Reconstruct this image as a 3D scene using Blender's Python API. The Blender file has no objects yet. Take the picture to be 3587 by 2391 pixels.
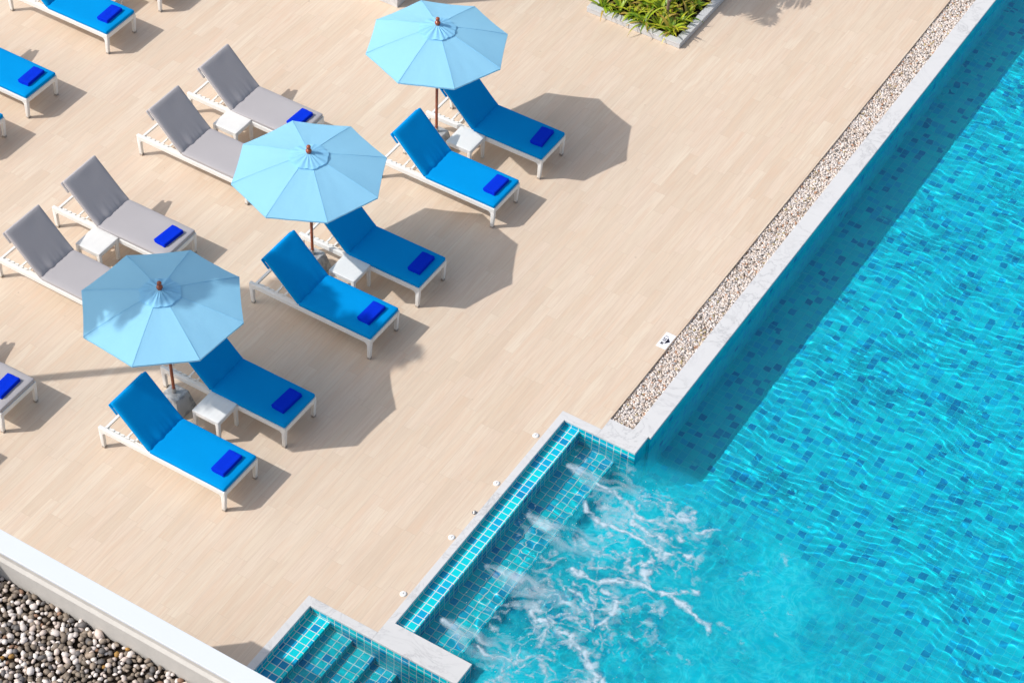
import bpy, bmesh, math, random
import numpy as np
from mathutils import Vector, Matrix

rng = random.Random(11)
nr = np.random.RandomState(5)
S = bpy.context.scene
COL = S.collection
PI = math.pi
SUNV = Vector((0.76, 0.675, -1.0)).normalized()      # direction the light travels

# ------------------------------------------------------------------ noise
def _hash2(ix, iy, seed):
    h = np.sin(ix * 127.1 + iy * 311.7 + seed * 74.7) * 43758.5453
    return h - np.floor(h)
def vnoise(x, y, seed=0):
    ix, iy = np.floor(x), np.floor(y); fx, fy = x - ix, y - iy
    fx = fx * fx * (3 - 2 * fx); fy = fy * fy * (3 - 2 * fy)
    a = _hash2(ix, iy, seed); b = _hash2(ix + 1, iy, seed); c = _hash2(ix, iy + 1, seed); d = _hash2(ix + 1, iy + 1, seed)
    return (a * (1 - fx) + b * fx) * (1 - fy) + (c * (1 - fx) + d * fx) * fy
def fbm(x, y, seed=0, octs=4):
    v, a, t = 0.0, 0.5, 0.0
    for k in range(octs):
        v = v + a * vnoise(x * 2 ** k + 13.7 * k, y * 2 ** k - 7.3 * k, seed + k); t += a; a *= 0.5
    return v / t

# ------------------------------------------------------------------ material helper
class NT:
    def __init__(self, name):
        self.m = bpy.data.materials.new(name); self.m.use_nodes = True
        self.t = self.m.node_tree; self.t.nodes.clear()
        self.out = self.n('ShaderNodeOutputMaterial')
    def n(self, ty, **kw):
        nd = self.t.nodes.new(ty)
        for k, v in kw.items():
            if k.startswith('i_'):
                nd.inputs[k[2:].replace('_', ' ')].default_value = v
            else:
                setattr(nd, k, v)
        return nd
    def l(self, a, b): self.t.links.new(a, b); return b
    def setv(self, sock, v):
        if hasattr(v, 'node'): self.t.links.new(v, sock)
        elif isinstance(v, (tuple, list)) and sock.type == 'RGBA' and len(v) == 3: sock.default_value = (*v, 1)
        else: sock.default_value = v
    def math(self, op, a, b=None, c=None, clamp=False):
        nd = self.n('ShaderNodeMath', operation=op, use_clamp=clamp)
        for i, v in enumerate((a, b, c)):
            if v is not None: self.setv(nd.inputs[i], v)
        return nd.outputs[0]
    def comb(self, x, y, z):
        nd = self.n('ShaderNodeCombineXYZ')
        for i, v in enumerate((x, y, z)): self.setv(nd.inputs[i], v)
        return nd.outputs[0]
    def sep(self, v):
        nd = self.n('ShaderNodeSeparateXYZ'); self.l(v, nd.inputs[0]); return nd.outputs
    def noise(self, vec, scale, detail=2, rough=.5, dist=0):
        nd = self.n('ShaderNodeTexNoise', i_Scale=scale, i_Detail=detail, i_Roughness=rough, i_Distortion=dist)
        if vec is not None: self.l(vec, nd.inputs['Vector'])
        return nd.outputs['Fac']
    def ramp(self, f, stops, interp='LINEAR'):
        nd = self.n('ShaderNodeValToRGB'); cr = nd.color_ramp; cr.interpolation = interp
        while len(cr.elements) > 1: cr.elements.remove(cr.elements[-1])
        cr.elements[0].position = stops[0][0]; c = stops[0][1]; cr.elements[0].color = (*c, 1) if len(c) == 3 else c
        for p_, c in stops[1:]:
            e = cr.elements.new(p_); e.color = (*c, 1) if len(c) == 3 else c
        self.l(f, nd.inputs[0]); return nd.outputs[0]
    def mix(self, f, a, b, mode='MIX'):
        nd = self.n('ShaderNodeMix', data_type='RGBA', blend_type=mode)
        self.setv(nd.inputs[0], f); self.setv(nd.inputs[6], a); self.setv(nd.inputs[7], b); return nd.outputs[2]
    def white(self, vec):
        nd = self.n('ShaderNodeTexWhiteNoise', noise_dimensions='3D'); self.l(vec, nd.inputs['Vector']); return nd.outputs['Value']
    def pos(self): return self.n('ShaderNodeNewGeometry').outputs
    def obj(self): return self.n('ShaderNodeTexCoord').outputs['Object']
    def bump(self, h, strength=.3, dist=.01):
        nd = self.n('ShaderNodeBump', i_Strength=strength, i_Distance=dist); self.l(h, nd.inputs['Height']); return nd.outputs[0]
    def bsdf(self, col, rough=.6, spec=.5, normal=None, metal=0, **kw):
        b = self.n('ShaderNodeBsdfPrincipled')
        self.setv(b.inputs['Base Color'], col); self.setv(b.inputs['Roughness'], rough)
        b.inputs['Specular IOR Level'].default_value = spec; b.inputs['Metallic'].default_value = metal
        for k, v in kw.items(): self.setv(b.inputs[k.replace('_', ' ')], v)
        if normal is not None: self.l(normal, b.inputs['Normal'])
        return b.outputs[0]
    def done(self, sh): self.l(sh, self.out.inputs['Surface']); return self.m

M = {}
def build_materials():
    # deck: wood-look porcelain planks running along Y
    t = NT('deck_planks'); P = t.pos()['Position']; x, y, z = t.sep(P)
    PW, PL = .166, 1.02
    u = t.math('DIVIDE', x, PW); row = t.math('FLOOR', u); fu = t.math('FRACT', u)
    off = t.white(t.comb(row, 3.3, 1.7))
    v = t.math('ADD', t.math('DIVIDE', y, PL), off); colm = t.math('FLOOR', v); fv = t.math('FRACT', v)
    h1 = t.white(t.comb(row, colm, .5)); h2 = t.white(t.comb(row, colm, 9.5))
    gx = t.math('ADD', t.math('MULTIPLY', x, 1.0), t.math('MULTIPLY', h1, 37.0))
    gv = t.comb(t.math('MULTIPLY', gx, 34.0), t.math('MULTIPLY', y, 1.5), t.math('MULTIPLY', h2, 20.0))
    g1 = t.noise(gv, 1.0, 5, .62, .9)
    gv2 = t.comb(t.math('MULTIPLY', gx, 9.0), t.math('MULTIPLY', y, .9), h2)
    g2 = t.noise(gv2, 1.0, 3, .5, 1.4)
    base = t.ramp(h1, [(0, (.635, .50, .37)), (.3, (.67, .545, .41)), (.65, (.678, .542, .415)), (1, (.705, .59, .455))])
    c = t.mix(t.ramp(g1, [(.40, (0, 0, 0)), (.66, (1, 1, 1))]), base, (.54, .39, .28))
    c = t.mix(.50, base, c)
    c = t.mix(t.math('MULTIPLY', t.ramp(g2, [(.45, (0, 0, 0)), (.75, (1, 1, 1))]), .50), c, (.65, .445, .30))
    big = t.noise(P, .22, 2); c = t.mix(t.math('MULTIPLY', big, .22), c, (.75, .68, .61))
    ex = t.math('MINIMUM', fu, t.math('SUBTRACT', 1.0, fu)); ex = t.math('MULTIPLY', ex, PW)
    ey = t.math('MINIMUM', fv, t.math('SUBTRACT', 1.0, fv)); ey = t.math('MULTIPLY', ey, PL)
    e = t.math('LESS_THAN', t.math('MINIMUM', ex, ey), .0017)
    c = t.mix(t.math('MULTIPLY', e, .34), c, (.36, .26, .18))
    dirt = t.noise(P, 1.1, 5, .65); c = t.mix(t.math('MULTIPLY', t.ramp(dirt, [(.52, (0, 0, 0)), (.8, (1, 1, 1))]), .16), c, (.50, .40, .31))
    spk = t.noise(P, 9.0, 2, .5); c = t.mix(t.math('MULTIPLY', t.math('GREATER_THAN', spk, .77), .4), c, (.38, .28, .2))
    nb = t.bump(t.math('SUBTRACT', g1, t.math('MULTIPLY', e, .8)), .12, .003)
    M['deck'] = t.done(t.bsdf(c, .55, .35, nb))

    # pool mosaic
    def tile(name, grout_col, soft):
        t = NT(name); G = t.pos(); x, y, z = t.sep(G['Position']); nx, ny, nz = t.sep(G['True Normal'])
        PT = .1075
        ed, ce = [], []
        for a, nrm, o in ((x, nx, 3.02), (y, ny, 1.057), (z, nz, .0)):
            k = t.math('DIVIDE', t.math('SUBTRACT', a, o), PT)
            k = t.math('SUBTRACT', k, t.math('MULTIPLY', nrm, .31))
            f = t.math('FRACT', k); ce.append(t.math('FLOOR', k))
            d = t.math('MINIMUM', f, t.math('SUBTRACT', 1.0, f))
            ed.append(t.math('ADD', d, t.math('ABSOLUTE', nrm)))
        e = t.math('MINIMUM', t.math('MINIMUM', ed[0], ed[1]), ed[2])
        grout = t.ramp(e, [(.03, (1, 1, 1)), (.055, (0, 0, 0))])
        h = t.white(t.comb(*ce)); h2 = t.white(t.comb(ce[1], ce[2], ce[0]))
        if soft:
            stops = [(0, (.0, .57, .685)), (.22, (.0, .63, .70)), (.44, (.0, .54, .685)), (.64, (.0, .60, .69)), (.80, (.0, .46, .69)), (.97, (.0, .25, .52))]
        else:
            stops = [(0, (.0, .58, .64)), (.30, (.0, .43, .63)), (.50, (.0, .62, .66)), (.70, (.0, .34, .60)), (.80, (.0, .52, .64)), (.93, (.0, .22, .48))]
        tc = t.ramp(h, stops, 'CONSTANT')
        if soft:
            bx, by = (t.math('FLOOR', t.math('DIVIDE', t.math('ADD', ce[i], .5), 3.0)) for i in (0, 1))
            lx = t.math('SUBTRACT', ce[0], t.math('MULTIPLY', bx, 3.0)); ly = t.math('SUBTRACT', ce[1], t.math('MULTIPLY', by, 3.0))
            qx = t.math('FLOOR', t.math('MULTIPLY', t.white(t.comb(bx, by, 4.4)), 2.999)); qy = t.math('FLOOR', t.math('MULTIPLY', t.white(t.comb(by, bx, 8.8)), 2.999))
            on = t.math('MULTIPLY', t.math('COMPARE', lx, qx, .2), t.math('COMPARE', ly, qy, .2))
            on = t.math('MULTIPLY', on, t.math('GREATER_THAN', t.math('ABSOLUTE', nz), .5))
            on = t.math('MULTIPLY', on, t.math('LESS_THAN', h2, .93))
            tc = t.mix(on, tc, t.mix(h2, (.0, .245, .48), (.0, .34, .58)))
        mott = t.noise(G['Position'], 30, 3, .6)
        tc = t.mix(t.math('MULTIPLY', mott, .18), tc, (.0, .62, .76))
        tc = t.mix(t.math('MULTIPLY', h2, .12), tc, (0, .40, .70))
        c = t.mix(grout, tc, grout_col)
        nb = t.bump(t.math('SUBTRACT', 1.0, grout), .35, .003)
        return t.done(t.bsdf(c, .22, .4, nb))
    M['tile'] = tile('pool_mosaic', (.74, .76, .70), False)
    M['tile_floor'] = tile('pool_floor_mosaic', (.03, .62, .71), True)

    # white marble coping
    t = NT('white_marble'); P = t.pos()['Position']
    w = t.noise(P, 1.6, 6, .62, 2.2)
    v = t.math('ABSOLUTE', t.math('SUBTRACT', w, .5))
    vein = t.ramp(v, [(0, (1, 1, 1)), (.012, (.4, .4, .4)), (.05, (0, 0, 0))])
    msk = t.ramp(t.noise(P, .9, 2), [(.42, (0, 0, 0)), (.62, (1, 1, 1))])
    c = t.mix(t.math('MULTIPLY', t.math('MULTIPLY', vein, msk), .6), (.66, .655, .65), (.30, .30, .31))
    cl = t.noise(P, 5, 5, .6); c = t.mix(t.math('MULTIPLY', cl, .3), c, (.53, .53, .53))
    y_ = t.sep(P)
    M['marble'] = t.done(t.bsdf(c, .42, .4))

    def plain(key, col, rough, spec=.4, bump=None, var=.0, vs=8, metal=0):
        t = NT(key); P = t.obj()
        c = col
        if var: 
            c = t.mix(t.math('MULTIPLY', t.noise(P, vs, 4, .6), var), col, tuple(k * .45 for k in col))
        nb = t.bump(t.noise(P, bump[0], 2), bump[1], bump[2]) if bump else None
        M[key] = t.done(t.bsdf(c, rough, spec, nb, metal))
    plain('fabric_blue', (.0, .278, .665), .9, .05, (520, .25, .002), .10, 5)
    plain('fabric_grey', (.435, .412, .42), .9, .1, (520, .3, .002), .08, 5)
    plain('towel', (.0, .035, .70), .95, .1, (150, .9, .008), .35, 55)
    plain('white_plastic', (.80, .79, .76), .45, .4, None, .05, 3)
    plain('cap_white', (.70, .735, .775), .25, .4, None, .07, 1.5)
    plain('steel', (.52, .50, .48), .35, .5, None, .1, 20, .9)
    plain('wood_red', (.36, .085, .035), .22, .6, None, .4, 25)
    plain('button_white', (.85, .84, .82), .35)
    plain('black_paint', (.015, .015, .03), .4)
    plain('sign_white', (.80, .80, .84), .4)
    plain('bark', (.17, .13, .095), .9, .2, (40, .6, .01), .5, 14)
    plain('prop_wood', (.25, .18, .13), .8, .3, (60, .5, .005), .5, 20)
    plain('kerb_stone', (.60, .60, .60), .5, .3, None, .25, 6)
    plain('soil', (.035, .025, .018), 1, .1, (30, .8, .02), .6, 9)
    plain('ground', (.20, .18, .15), 1, .1, (12, .5, .02), .4, 2)
    # woven wicker
    t = NT('white_wicker'); P = t.obj(); x, y, z = t.sep(P)
    sx = t.math('SINE', t.math('MULTIPLY', t.math('ADD', x, y), 2 * PI / .021)); sz = t.math('SINE', t.math('MULTIPLY', z, 2 * PI / .014))
    h = t.math('ADD', sx, t.math('MULTIPLY', sz, .4))
    nb = t.bump(h, .55, .0022)
    gap = t.ramp(sx, [(.0, (1, 1, 1)), (.22, (0, 0, 0))])
    c = t.mix(t.math('MULTIPLY', gap, .22), (.84, .825, .79), (.56, .54, .50))
    M['wicker'] = t.done(t.bsdf(c, .5, .35, nb))
    # canopy cloth
    t = NT('canopy_cloth'); P = t.obj()
    c = t.mix(t.math('MULTIPLY', t.noise(P, 3.2, 3), .2), (.32, .695, .94), (.39, .735, .95))
    nb = t.bump(t.math('ADD', t.noise(P, 420, 2), t.math('MULTIPLY', t.noise(P, 9, 2, .5), 6.0)), .16, .0035)
    b = t.bsdf(c, .8, .2, nb)
    tr = t.n('ShaderNodeBsdfTranslucent'); t.setv(tr.inputs[0], c)
    mx = t.n('ShaderNodeMixShader'); mx.inputs[0].default_value = .28; t.l(b, mx.inputs[1]); t.l(tr.outputs[0], mx.inputs[2])
    M['canopy'] = t.done(mx.outputs[0])
    # concrete
    t = NT('concrete'); P = t.obj(); G = t.pos()['Position']
    n1 = t.noise(G, 7, 5, .65); n2 = t.noise(G, 55, 4, .7)
    c = t.mix(n1, (.50, .475, .44), (.66, .63, .585)); c = t.mix(t.math('MULTIPLY', n2, .35), c, (.36, .34, .31))
    M['concrete'] = t.done(t.bsdf(c, .85, .25, t.bump(n2, .4, .004)))
    t = NT('concrete_base'); G = t.pos()['Position']; z = t.sep(G)[2]
    n1 = t.noise(G, 9, 5, .65); n2 = t.noise(G, 55, 4, .7)
    c = t.mix(n1, (.36, .36, .36), (.56, .56, .55)); c = t.mix(t.math('MULTIPLY', n2, .3), c, (.28, .28, .28))
    st = t.ramp(t.noise(G, 5, 3, .6, 1), [(.50, (0, 0, 0)), (.58, (1, 1, 1))]); c = t.mix(t.math('MULTIPLY', st, .55), c, (.15, .16, .18))
    M['concrete_base'] = t.done(t.bsdf(c, .7, .3, t.bump(n2, .3, .003)))
    # water
    # water: clear refracting surface; the 'air' attribute mixes in the milky aerated water before the jets
    t = NT('water'); g = t.n('ShaderNodeBsdfGlass', i_IOR=1.333, i_Roughness=0.0); g.inputs['Color'].default_value = (.90, .99, 1, 1)
    a = t.n('ShaderNodeAttribute', attribute_name='air'); P = t.pos()['Position']
    n1 = t.math('ABSOLUTE', t.math('SUBTRACT', t.noise(P, 2.6, 5, .62, 1.8), .5)); n2 = t.noise(P, 24, 3, .6)
    c = t.mix(t.ramp(n1, [(0, (1, 1, 1)), (.04, (.3, .3, .3)), (.12, (0, 0, 0))]), (.0, .52, .64), (.04, .64, .73)); c = t.mix(t.math('MULTIPLY', n2, .4), c, (.0, .44, .58))
    df = t.bsdf(c, .25, .35)
    mx = t.n('ShaderNodeMixShader'); t.l(a.outputs['Fac'], mx.inputs[0]); t.l(g.outputs[0], mx.inputs[1]); t.l(df, mx.inputs[2])
    M['water'] = t.done(mx.outputs[0])
    # vertex-coloured stones
    t = NT('pebble'); a = t.n('ShaderNodeAttribute', attribute_name='tint'); P = t.pos()['Position']
    c = t.mix(t.math('MULTIPLY', t.noise(P, 90, 3), .3), a.outputs['Color'], (.12, .10, .09))
    M['pebble'] = t.done(t.bsdf(c, .6, .35))
    # leaves
    t = NT('leaf'); a = t.n('ShaderNodeAttribute', attribute_name='tint')
    b = t.bsdf(a.outputs['Color'], .4, .5); tr = t.n('ShaderNodeBsdfTranslucent'); t.l(a.outputs['Color'], tr.inputs[0])
    mx = t.n('ShaderNodeMixShader'); mx.inputs[0].default_value = .35; t.l(b, mx.inputs[1]); t.l(tr.outputs[0], mx.inputs[2])
    M['leaf'] = t.done(mx.outputs[0])
    # foam
    t = NT('foam'); a = t.n('ShaderNodeAttribute', attribute_name='dens'); P = t.pos()['Position']
    f = t.math('MULTIPLY', a.outputs['Fac'], t.math('ADD', .55, t.math('MULTIPLY', t.noise(P, 55, 3, .7), .9)), clamp=True)
    b = t.bsdf((.57, .68, .76), .8, .2); tp = t.n('ShaderNodeBsdfTransparent')
    mx = t.n('ShaderNodeMixShader'); t.l(f, mx.inputs[0]); t.l(tp.outputs[0], mx.inputs[1]); t.l(b, mx.inputs[2])
    M['foam'] = t.done(mx.outputs[0])

# ------------------------------------------------------------------ mesh helper
class MB:
    def __init__(self): self.v = []; self.f = []
    def add(self, vs, fs):
        o = len(self.v); self.v += [tuple(p) for p in vs]; self.f += [tuple(i + o for i in f) for f in fs]; return self
    def bm(self, b, mat=None):
        b.verts.index_update()
        vs = [(mat @ v.co) if mat else v.co.copy() for v in b.verts]
        self.add(vs, [[v.index for v in f.verts] for f in b.faces]); b.free(); return self
    def box(self, lo, hi, bev=0, seg=2):
        b = bmesh.new(); bmesh.ops.create_cube(b, size=1)
        for v in b.verts: v.co = Vector([(lo[i] + hi[i]) / 2 + v.co[i] * (hi[i] - lo[i]) for i in range(3)])
        if bev: bmesh.ops.bevel(b, geom=b.edges[:], offset=bev, segments=seg, profile=.5, affect='EDGES')
        return self.bm(b)
    def frustum(self, c, z0, z1, h0, h1, bev=0, dtop=(0, 0)):
        b = bmesh.new(); bmesh.ops.create_cube(b, size=2)
        for v in b.verts:
            top = v.co.z > 0; h = h1 if top else h0
            hx, hy = h if isinstance(h, tuple) else (h, h)
            v.co = Vector((c[0] + v.co.x * hx + (dtop[0] if top else 0), c[1] + v.co.y * hy + (dtop[1] if top else 0), z1 if top else z0))
        if bev: bmesh.ops.bevel(b, geom=b.edges[:], offset=bev, segments=2, profile=.5, affect='EDGES')
        return self.bm(b)
    def tube(self, pts, rad, n=10, cap=True):
        pts = [Vector(p) for p in pts]; rings = []
        for i, p in enumerate(pts):
            d = (pts[min(i + 1, len(pts) - 1)] - pts[max(i - 1, 0)]).normalized()
            a = d.orthogonal().normalized(); bb = d.cross(a); r = rad[i] if isinstance(rad, (list, tuple)) else rad
            rings.append([p + (a * math.cos(2 * PI * k / n) + bb * math.sin(2 * PI * k / n)) * r for k in range(n)])
        vs = [q for r_ in rings for q in r_]; fs = []
        for i in range(len(pts) - 1):
            for k in range(n): fs.append((i * n + k, i * n + (k + 1) % n, (i + 1) * n + (k + 1) % n, (i + 1) * n + k))
        if cap: fs.append(tuple(range(n))[::-1]); fs.append(tuple((len(pts) - 1) * n + k for k in range(n)))
        return self.add(vs, fs)
    def bar(self, a, b, w, h, up=(0, 0, 1)):
        a, b = Vector(a), Vector(b); d = (b - a).normalized(); s = d.cross(Vector(up)).normalized(); u = s.cross(d)
        vs = [p + s * (i * w / 2) + u * (j * h / 2) for p in (a, b) for i, j in ((-1, -1), (1, -1), (1, 1), (-1, 1))]
        return self.add(vs, [(3, 2, 1, 0), (4, 5, 6, 7), (0, 1, 5, 4), (1, 2, 6, 5), (2, 3, 7, 6), (3, 0, 4, 7)])
    def lathe(self, prof, n=24, c=(0, 0, 0)):
        vs = []; fs = []; m = len(prof)
        for k in range(n):
            a = 2 * PI * k / n
            vs += [(c[0] + r * math.cos(a), c[1] + r * math.sin(a), c[2] + z) for r, z in prof]
        for k in range(n):
            for i in range(m - 1):
                a, b = k * m + i, ((k + 1) % n) * m + i; fs.append((a, b, b + 1, a + 1))
        return self.add(vs, fs)
    def rbox(self, L, W, T, r, nx, ny, nz, fn=None, mat=None):
        """closed rounded box 0..L,0..W,0..T; fn displaces points"""
        b = bmesh.new(); idx = {}
        def axis(n, a):
            inner = [r + (a - 2 * r) * i / n for i in range(n + 1)]
            return [0, r * .3] + inner + [a - r * .3, a]
        X, Y, Z = axis(nx, L), axis(ny, W), axis(nz, T)
        def vert(i, j, k):
            if (i, j, k) not in idx:
                p = Vector((X[i], Y[j], Z[k])); q = Vector((min(max(p.x, r), L - r), min(max(p.y, r), W - r), min(max(p.z, r), T - r)))
                d = p - q
                if d.length > 1e-9: p = q + d.normalized() * r
                if fn: p = Vector(fn(p))
                idx[(i, j, k)] = b.verts.new(p)
            return idx[(i, j, k)]
        nX, nY, nZ = len(X) - 1, len(Y) - 1, len(Z) - 1
        for i in range(nX):
            for j in range(nY):
                b.faces.new((vert(i, j, nZ), vert(i + 1, j, nZ), vert(i + 1, j + 1, nZ), vert(i, j + 1, nZ)))
                b.faces.new((vert(i, j, 0), vert(i, j + 1, 0), vert(i + 1, j + 1, 0), vert(i + 1, j, 0)))
            for k in range(nZ):
                b.faces.new((vert(i, 0, k), vert(i + 1, 0, k), vert(i + 1, 0, k + 1), vert(i, 0, k + 1)))
                b.faces.new((vert(i, nY, k), vert(i, nY, k + 1), vert(i + 1, nY, k + 1), vert(i + 1, nY, k)))
        for j in range(nY):
            for k in range(nZ):
                b.faces.new((vert(0, j, k), vert(0, j, k + 1), vert(0, j + 1, k + 1), vert(0, j + 1, k)))
                b.faces.new((vert(nX, j, k), vert(nX, j + 1, k), vert(nX, j + 1, k + 1), vert(nX, j, k + 1)))
        return self.bm(b, mat)
    def build(self, name, mat, parent=None, smooth=False, angle=40):
        me = bpy.data.meshes.new(name); me.from_pydata(self.v, [], self.f); me.update()
        if smooth:
            me.shade_smooth()
            try: me.set_sharp_from_angle(angle=math.radians(angle))
            except Exception: pass
        me.materials.append(M[mat] if isinstance(mat, str) else mat)
        return link(name, me, parent)

def link(name, me, parent=None):
    o = bpy.data.objects.new(name, me); COL.objects.link(o)
    if parent: o.parent = parent
    return o
def tag(o, label=None, cat=None, group=None, kind=None):
    if label: o['label'] = label
    if cat: o['category'] = cat
    if group: o['group'] = group
    if kind: o['kind'] = kind
    return o
def thing(name, loc, label, cat, group=None, rz=0):
    o = bpy.data.objects.new(name, None); o.empty_display_size = .1; COL.objects.link(o); o.location = loc; o.rotation_euler = (0, 0, rz)
    return tag(o, label, cat, group)
def dup(root, loc, label, rz=0, names=None):
    r = root.copy(); COL.objects.link(r); r.location = loc; r.rotation_euler = (0, 0, rz); r['label'] = label
    for ch in list(root.children):
        c = ch.copy(); COL.objects.link(c); c.parent = r
        for g in list(ch.children):
            d = g.copy(); COL.objects.link(d); d.parent = c
    return r
def numpy_mesh(name, co, faces, mat, smooth=True, color=None, cname='tint', scal=None, sname='dens'):
    """fast mesh from arrays; faces (n,k)"""
    me = bpy.data.meshes.new(name); n, k = faces.shape
    me.vertices.add(len(co)); me.vertices.foreach_set('co', np.ascontiguousarray(co, dtype=np.float32).ravel())
    me.loops.add(n * k); me.loops.foreach_set('vertex_index', np.ascontiguousarray(faces, dtype=np.int32).ravel())
    me.polygons.add(n); me.polygons.foreach_set('loop_start', (np.arange(n) * k).astype(np.int32))
    me.polygons.foreach_set('loop_total', np.full(n, k, dtype=np.int32))
    me.update(calc_edges=True); me.validate()
    if smooth: me.shade_smooth()
    if color is not None:
        a = me.color_attributes.new(cname, 'FLOAT_COLOR', 'POINT'); c4 = np.ones((len(co), 4), np.float32); c4[:, :3] = color; a.data.foreach_set('color', c4.ravel())
    if scal is not None:
        a = me.attributes.new(sname, 'FLOAT', 'POINT'); a.data.foreach_set('value', scal.astype(np.float32))
    me.materials.append(M[mat]); return link(name, me)

# ------------------------------------------------------------------ setting
ZW = -.15          # water level
ZF = -1.05          # pool floor
def setting():
    tag(MB().add([(-120, -120, -.3), (1.6, -120, -.3), (1.6, 120, -.3), (-120, 120, -.3),
                  (13, -120, -.3), (130, -120, -.3), (130, 120, -.3), (13, 120, -.3),
                  (1.6, 17, -.3), (13, 17, -.3), (13, 120, -.3), (1.6, 120, -.3),
                  (1.6, -120, -.3), (13, -120, -.3), (13, -9, -.3), (1.6, -9, -.3)],
                 [(0, 1, 2, 3), (4, 5, 6, 7), (8, 9, 10, 11), (12, 13, 14, 15)]).build('ground', 'ground'), kind='structure')
    # deck slab with the cut-outs of pool and gravel channel
    out = [(-34, -4.87), (1.925, -4.87), (1.925, -3.118), (2.929, -3.118), (2.929, 1.172), (3.515, 1.172), (3.515, 24), (-34, 24)]
    b = bmesh.new(); vs = [b.verts.new((x, y, 0)) for x, y in out]; f = b.faces.new(vs)
    r = bmesh.ops.extrude_face_region(b, geom=[f])
    for v in r['geom']:
        if isinstance(v, bmesh.types.BMVert): v.co.z -= .055
    bmesh.ops.recalc_face_normals(b, faces=b.faces[:])
    tag(MB().bm(b).build('deck', 'deck'), kind='structure')
    # body of the deck below the planks (seen inside the gravel channel)
    mb = MB().box((3.40, 1.42, -.4), (3.49, 24, -.056)).box((3.40, 1.42, -.4), (4.0, 24, -.13))
    tag(mb.build('deck_edge', 'concrete'), kind='structure')
    # pool shell
    P = [(2.02, -5.75), (2.02, -3.235), (4.112, -3.235), (4.112, -2.905), (3.02, -2.905), (3.02, 1.057), (4.083, 1.057), (4.083, 1.388),
         (4.122, 1.388), (4.122, 16), (11.5, 16), (11.5, -8), (4.2, -8), (4.2, -5.75)]
    mb = MB(); n = len(P)
    vs = [(x, y, z) for x, y in P for z in (-.028, ZF)]
    fs = [(2 * i, 2 * ((i + 1) % n), 2 * ((i + 1) % n) + 1, 2 * i + 1) for i in range(n)]
    o = MB().add(vs, [f for i, f in enumerate(fs) if i not in (6, 7, 8, 9, 10, 11)]).build('spa_wall', 'tile'); tag(o, kind='structure'); rec(o)
    o = mb.add(vs, [f for i, f in enumerate(fs) if i in (6, 7, 8, 9, 10, 11)]).build('pool_wall', 'tile_floor'); tag(o, kind='structure'); rec(o)
    b = bmesh.new(); f = b.faces.new([b.verts.new((x, y, ZF)) for x, y in P]); f.normal_update()
    if f.normal.z < 0: f.normal_flip()
    o = MB().bm(b).build('pool_floor', 'tile_floor'); tag(o, kind='structure'); rec(o)
    o = MB().box((3.0, -2.92, ZF - .1), (3.255, 1.07, -.092)).build('spa_ledge', 'tile'); tag(o, kind='structure'); rec(o)
    o = MB().box((3.24, -2.92, ZF - .1), (3.80, 1.07, -.45)).build('spa_seat', 'tile'); tag(o, kind='structure'); rec(o)
    mb = MB()
    for k in range(4):
        mb.box((1.95, -5.80, ZF - .1 - .01 * k), (2.31 + .322 * k, -3.2, -.13 - .158 * k))
    o = mb.build('pool_steps', 'tile'); tag(o, kind='structure'); rec(o)
    # copings
    mb = MB(); th = -.03; h = .004
    rects = [(3.861, 1.398, 4.128, 16.3), (3.517, 1.048, 4.09, 1.3975), (2.925, 1.048, 3.5165, 1.176), (2.925, -2.896, 3.027, 1.0475),
             (2.925, -3.241, 4.118, -2.8965), (1.92, -3.241, 2.9245, -3.12), (1.92, -5.70, 2.027, -3.2415),
             (4.128, 15.95, 11.9, 16.3), (11.45, -8.3, 11.9, 15.9495)]
    tops = [Vector((0, 0, 0))] * 0
    for i, (x0, y0, x1, y1) in enumerate(rects):
        mb.box((x0, y0, th), (x1, y1, h), .0035, 2)
    o = mb.build('pool_coping', 'marble'); tag(o, kind='structure')
    # kerb body beneath the main coping on the gravel side
    tag(MB().box((3.872, 1.41, -.4), (4.11, 16.2, -.031)).build('pool_kerb', 'concrete'), kind='structure')

def rec(o): o.cycles.is_caustics_receiver = True

def turb(X, Y):
    """0..1 : how strongly the spa jets churn the water at a point"""
    a = np.clip((1.42 - .17 * np.clip(X - 5.3, 0, 9) ** 1.25 - Y) / .7, 0, 1) * np.clip((9.4 - X) / 2.6, 0, 1) * np.clip((X - 3.25) / .3, 0, 1)
    return a * a * (3 - 2 * a)

WAVES = []; CHOP = []
def wave_height(X, Y):
    T = turb(X, Y)
    wx = .35 * (fbm(X * .7, Y * .7, 3) - .5); wy = .5 * (fbm(X * .8, Y * .8, 9) - .5)
    calm = 0.0
    for lam, th, ph, a in WAVES:
        k = 2 * PI / lam; calm = calm + a * np.sin(k * ((X + wx) * math.cos(th) + (Y + wy) * math.sin(th)) + ph)
    gust = .75 + .5 * fbm(X * .45 + 4, Y * .45, 21, 3)
    chop = 0.0
    for lam, th, ph, a in CHOP:
        k = 2 * PI / lam; chop = chop + a * np.sin(k * ((X + wx * 1.7) * math.cos(th) + (Y + wy * 1.7) * math.sin(th)) + ph)
    core = np.exp(-((X - 4.3) / .95) ** 2) * np.clip((1.0 - Y) / .5, 0, 1) * np.clip((Y + 3.3) / .6, 0, 1)
    return calm * gust * (1 - .8 * T) + chop * T * (.35 + .65 * fbm(X, Y, 31)) * (1 + 1.2 * core + 2.4 * np.exp(-((X - 3.6) / .32) ** 2) * (Y > -3.0)) + core * .003 * (fbm(X * 5, Y * 5, 51) - .5)

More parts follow.
